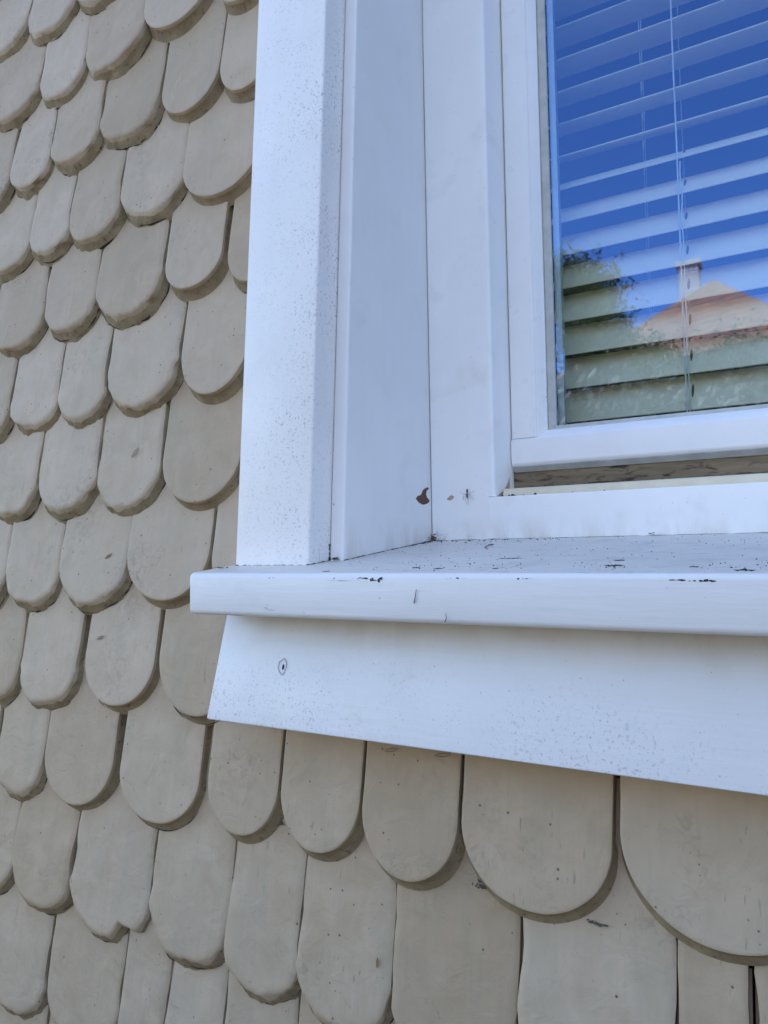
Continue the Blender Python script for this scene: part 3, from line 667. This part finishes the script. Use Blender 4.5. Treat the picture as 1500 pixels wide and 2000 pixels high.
tree(-2.75, -16, 6.4, 1.5, 1.2, 'low tree mirrored left of the orange roof', M['leaf'], 4200, seed=5)
tree(-.9, -18, 6.6, 1.9, 1.0, 'grey green tree mirrored in front of the orange roofed house', M['leaf2'], 5200, seed=8)
tree(1.6, -17, 6.2, 1.9, 1.0, 'bushy tree mirrored at the right below the orange roof', M['leaf2'], 5200, seed=11)
tree(-6.6, -18, 7.4, 1.8, 1.0, 'broad tree further left in the mirrored garden', M['leaf'], 3000, seed=14)
def hedge():
    rnd = random.Random(3); bm = NB()
    for i in range(32000):
        p = Vector((rnd.uniform(-9, 6), -13+rnd.gauss(0, .5), 0)); p.z = rnd.uniform(0, 4.9+.7*nz(p.x*.5, 0, 0)+.3*nz(p.x*2, 3, 0))
        u = Vector((rnd.gauss(0, 1), rnd.gauss(0, 1), rnd.gauss(0, 1))).normalized(); v = u.orthogonal().normalized(); s_ = .10*rnd.uniform(.6, 1.3)
        bm.faces.new([bm.verts.new(p+u*s_), bm.verts.new(p+v*s_*.6), bm.verts.new(p-u*s_), bm.verts.new(p-v*s_*.6)])
    tag(obj('hedge', bm, M['leaf2']), 'high leafy garden hedge mirrored low in the glass', 'hedge')
hedge()


def husk(x, z, y, L, rot, label, mat='husk'):       # split seed husk stuck to a shingle: two thin lips
    c_, s_ = math.cos(rot), math.sin(rot); bm = NB()
    for side in (-1, 1):
        pts = []
        for i in range(9):
            a = (i/8-.5)*L; b_ = side*L*.09*math.cos(math.pi*(i/8-.5)); pts.append(P(x+a*c_-b_*s_, y-.0006, z+a*s_+b_*c_))
        tube(bm, pts, [.0009*S*(.3+.7*math.sin(math.pi*i/8)) for i in range(9)], 5)
    tag(obj('seed_husk', bm, M[mat]), label, 'husk', 'empty seed husks stuck to the shingles')
husk(-0.5651, -0.3126, 1.0031, 0.026, 0.25, 'pale empty seed husk just under the apron, left one of the two')
husk(-0.4755, -0.3095, 1.0036, 0.028, 0.18, 'empty seed husk just under the apron, right one of the two')
husk(-0.5812, -0.6324, 0.9778, 0.016, 1.50, 'tiny orange brown fleck on a bottom row shingle below the apron', 'rust')
husk(-1.2429, 0.0028, 1.0100, 0.024, 0.50, 'grey seed husk on the shingle left of the sill end')
husk(-1.2599, -0.1670, 1.0047, 0.024, 0.35, 'dark seed husk on the shingle below and left of the sill end')
husk(-1.1788, 0.2176, 1.0227, 0.030, 0.70, 'long grey seed husk on the rough shingle left of the casing foot')


def wallpt(rx, rz, zt, lift=.002):          # a point on the face of the course whose tips lie at zt
    y = (1-.11*zt)/(1-.162*rz)-lift; return P(rx*y, y, rz*y)
clump('dirt_clump', m_plain('grey_cobweb_dirt', (.16, .14, .12), .95, .5, 300), wallpt(-0.7856, -0.4672, -0.739), (0.0060*S, .002*S, 0.0100*S), 'dark frayed dirt in the valley between the first two whole shingles under the apron', 'dirt', 30, .9, 31)
clump('dirt_clump', m_plain('grey_cobweb_dirt', (.16, .14, .12), .95, .5, 300), wallpt(-0.6776, -0.5047, -0.739), (0.0100*S, .002*S, 0.0040*S), 'cobwebby dirt below the tip of the second shingle under the apron', 'dirt', 30, .9, 32)
clump('dirt_clump', m_plain('grey_cobweb_dirt', (.16, .14, .12), .95, .5, 300), wallpt(-0.4169, -0.4941, -0.735), (0.0090*S, .002*S, 0.0120*S), 'largest dark cobwebby dirt clump, left below the widest middle shingle', 'dirt', 30, .9, 33)
clump('dirt_clump', m_plain('grey_cobweb_dirt', (.16, .14, .12), .95, .5, 300), wallpt(-0.2490, -0.5060, -0.735), (0.0130*S, .002*S, 0.0040*S), 'flat streak of peeled dirt right below the widest middle shingle', 'dirt', 30, .9, 34)
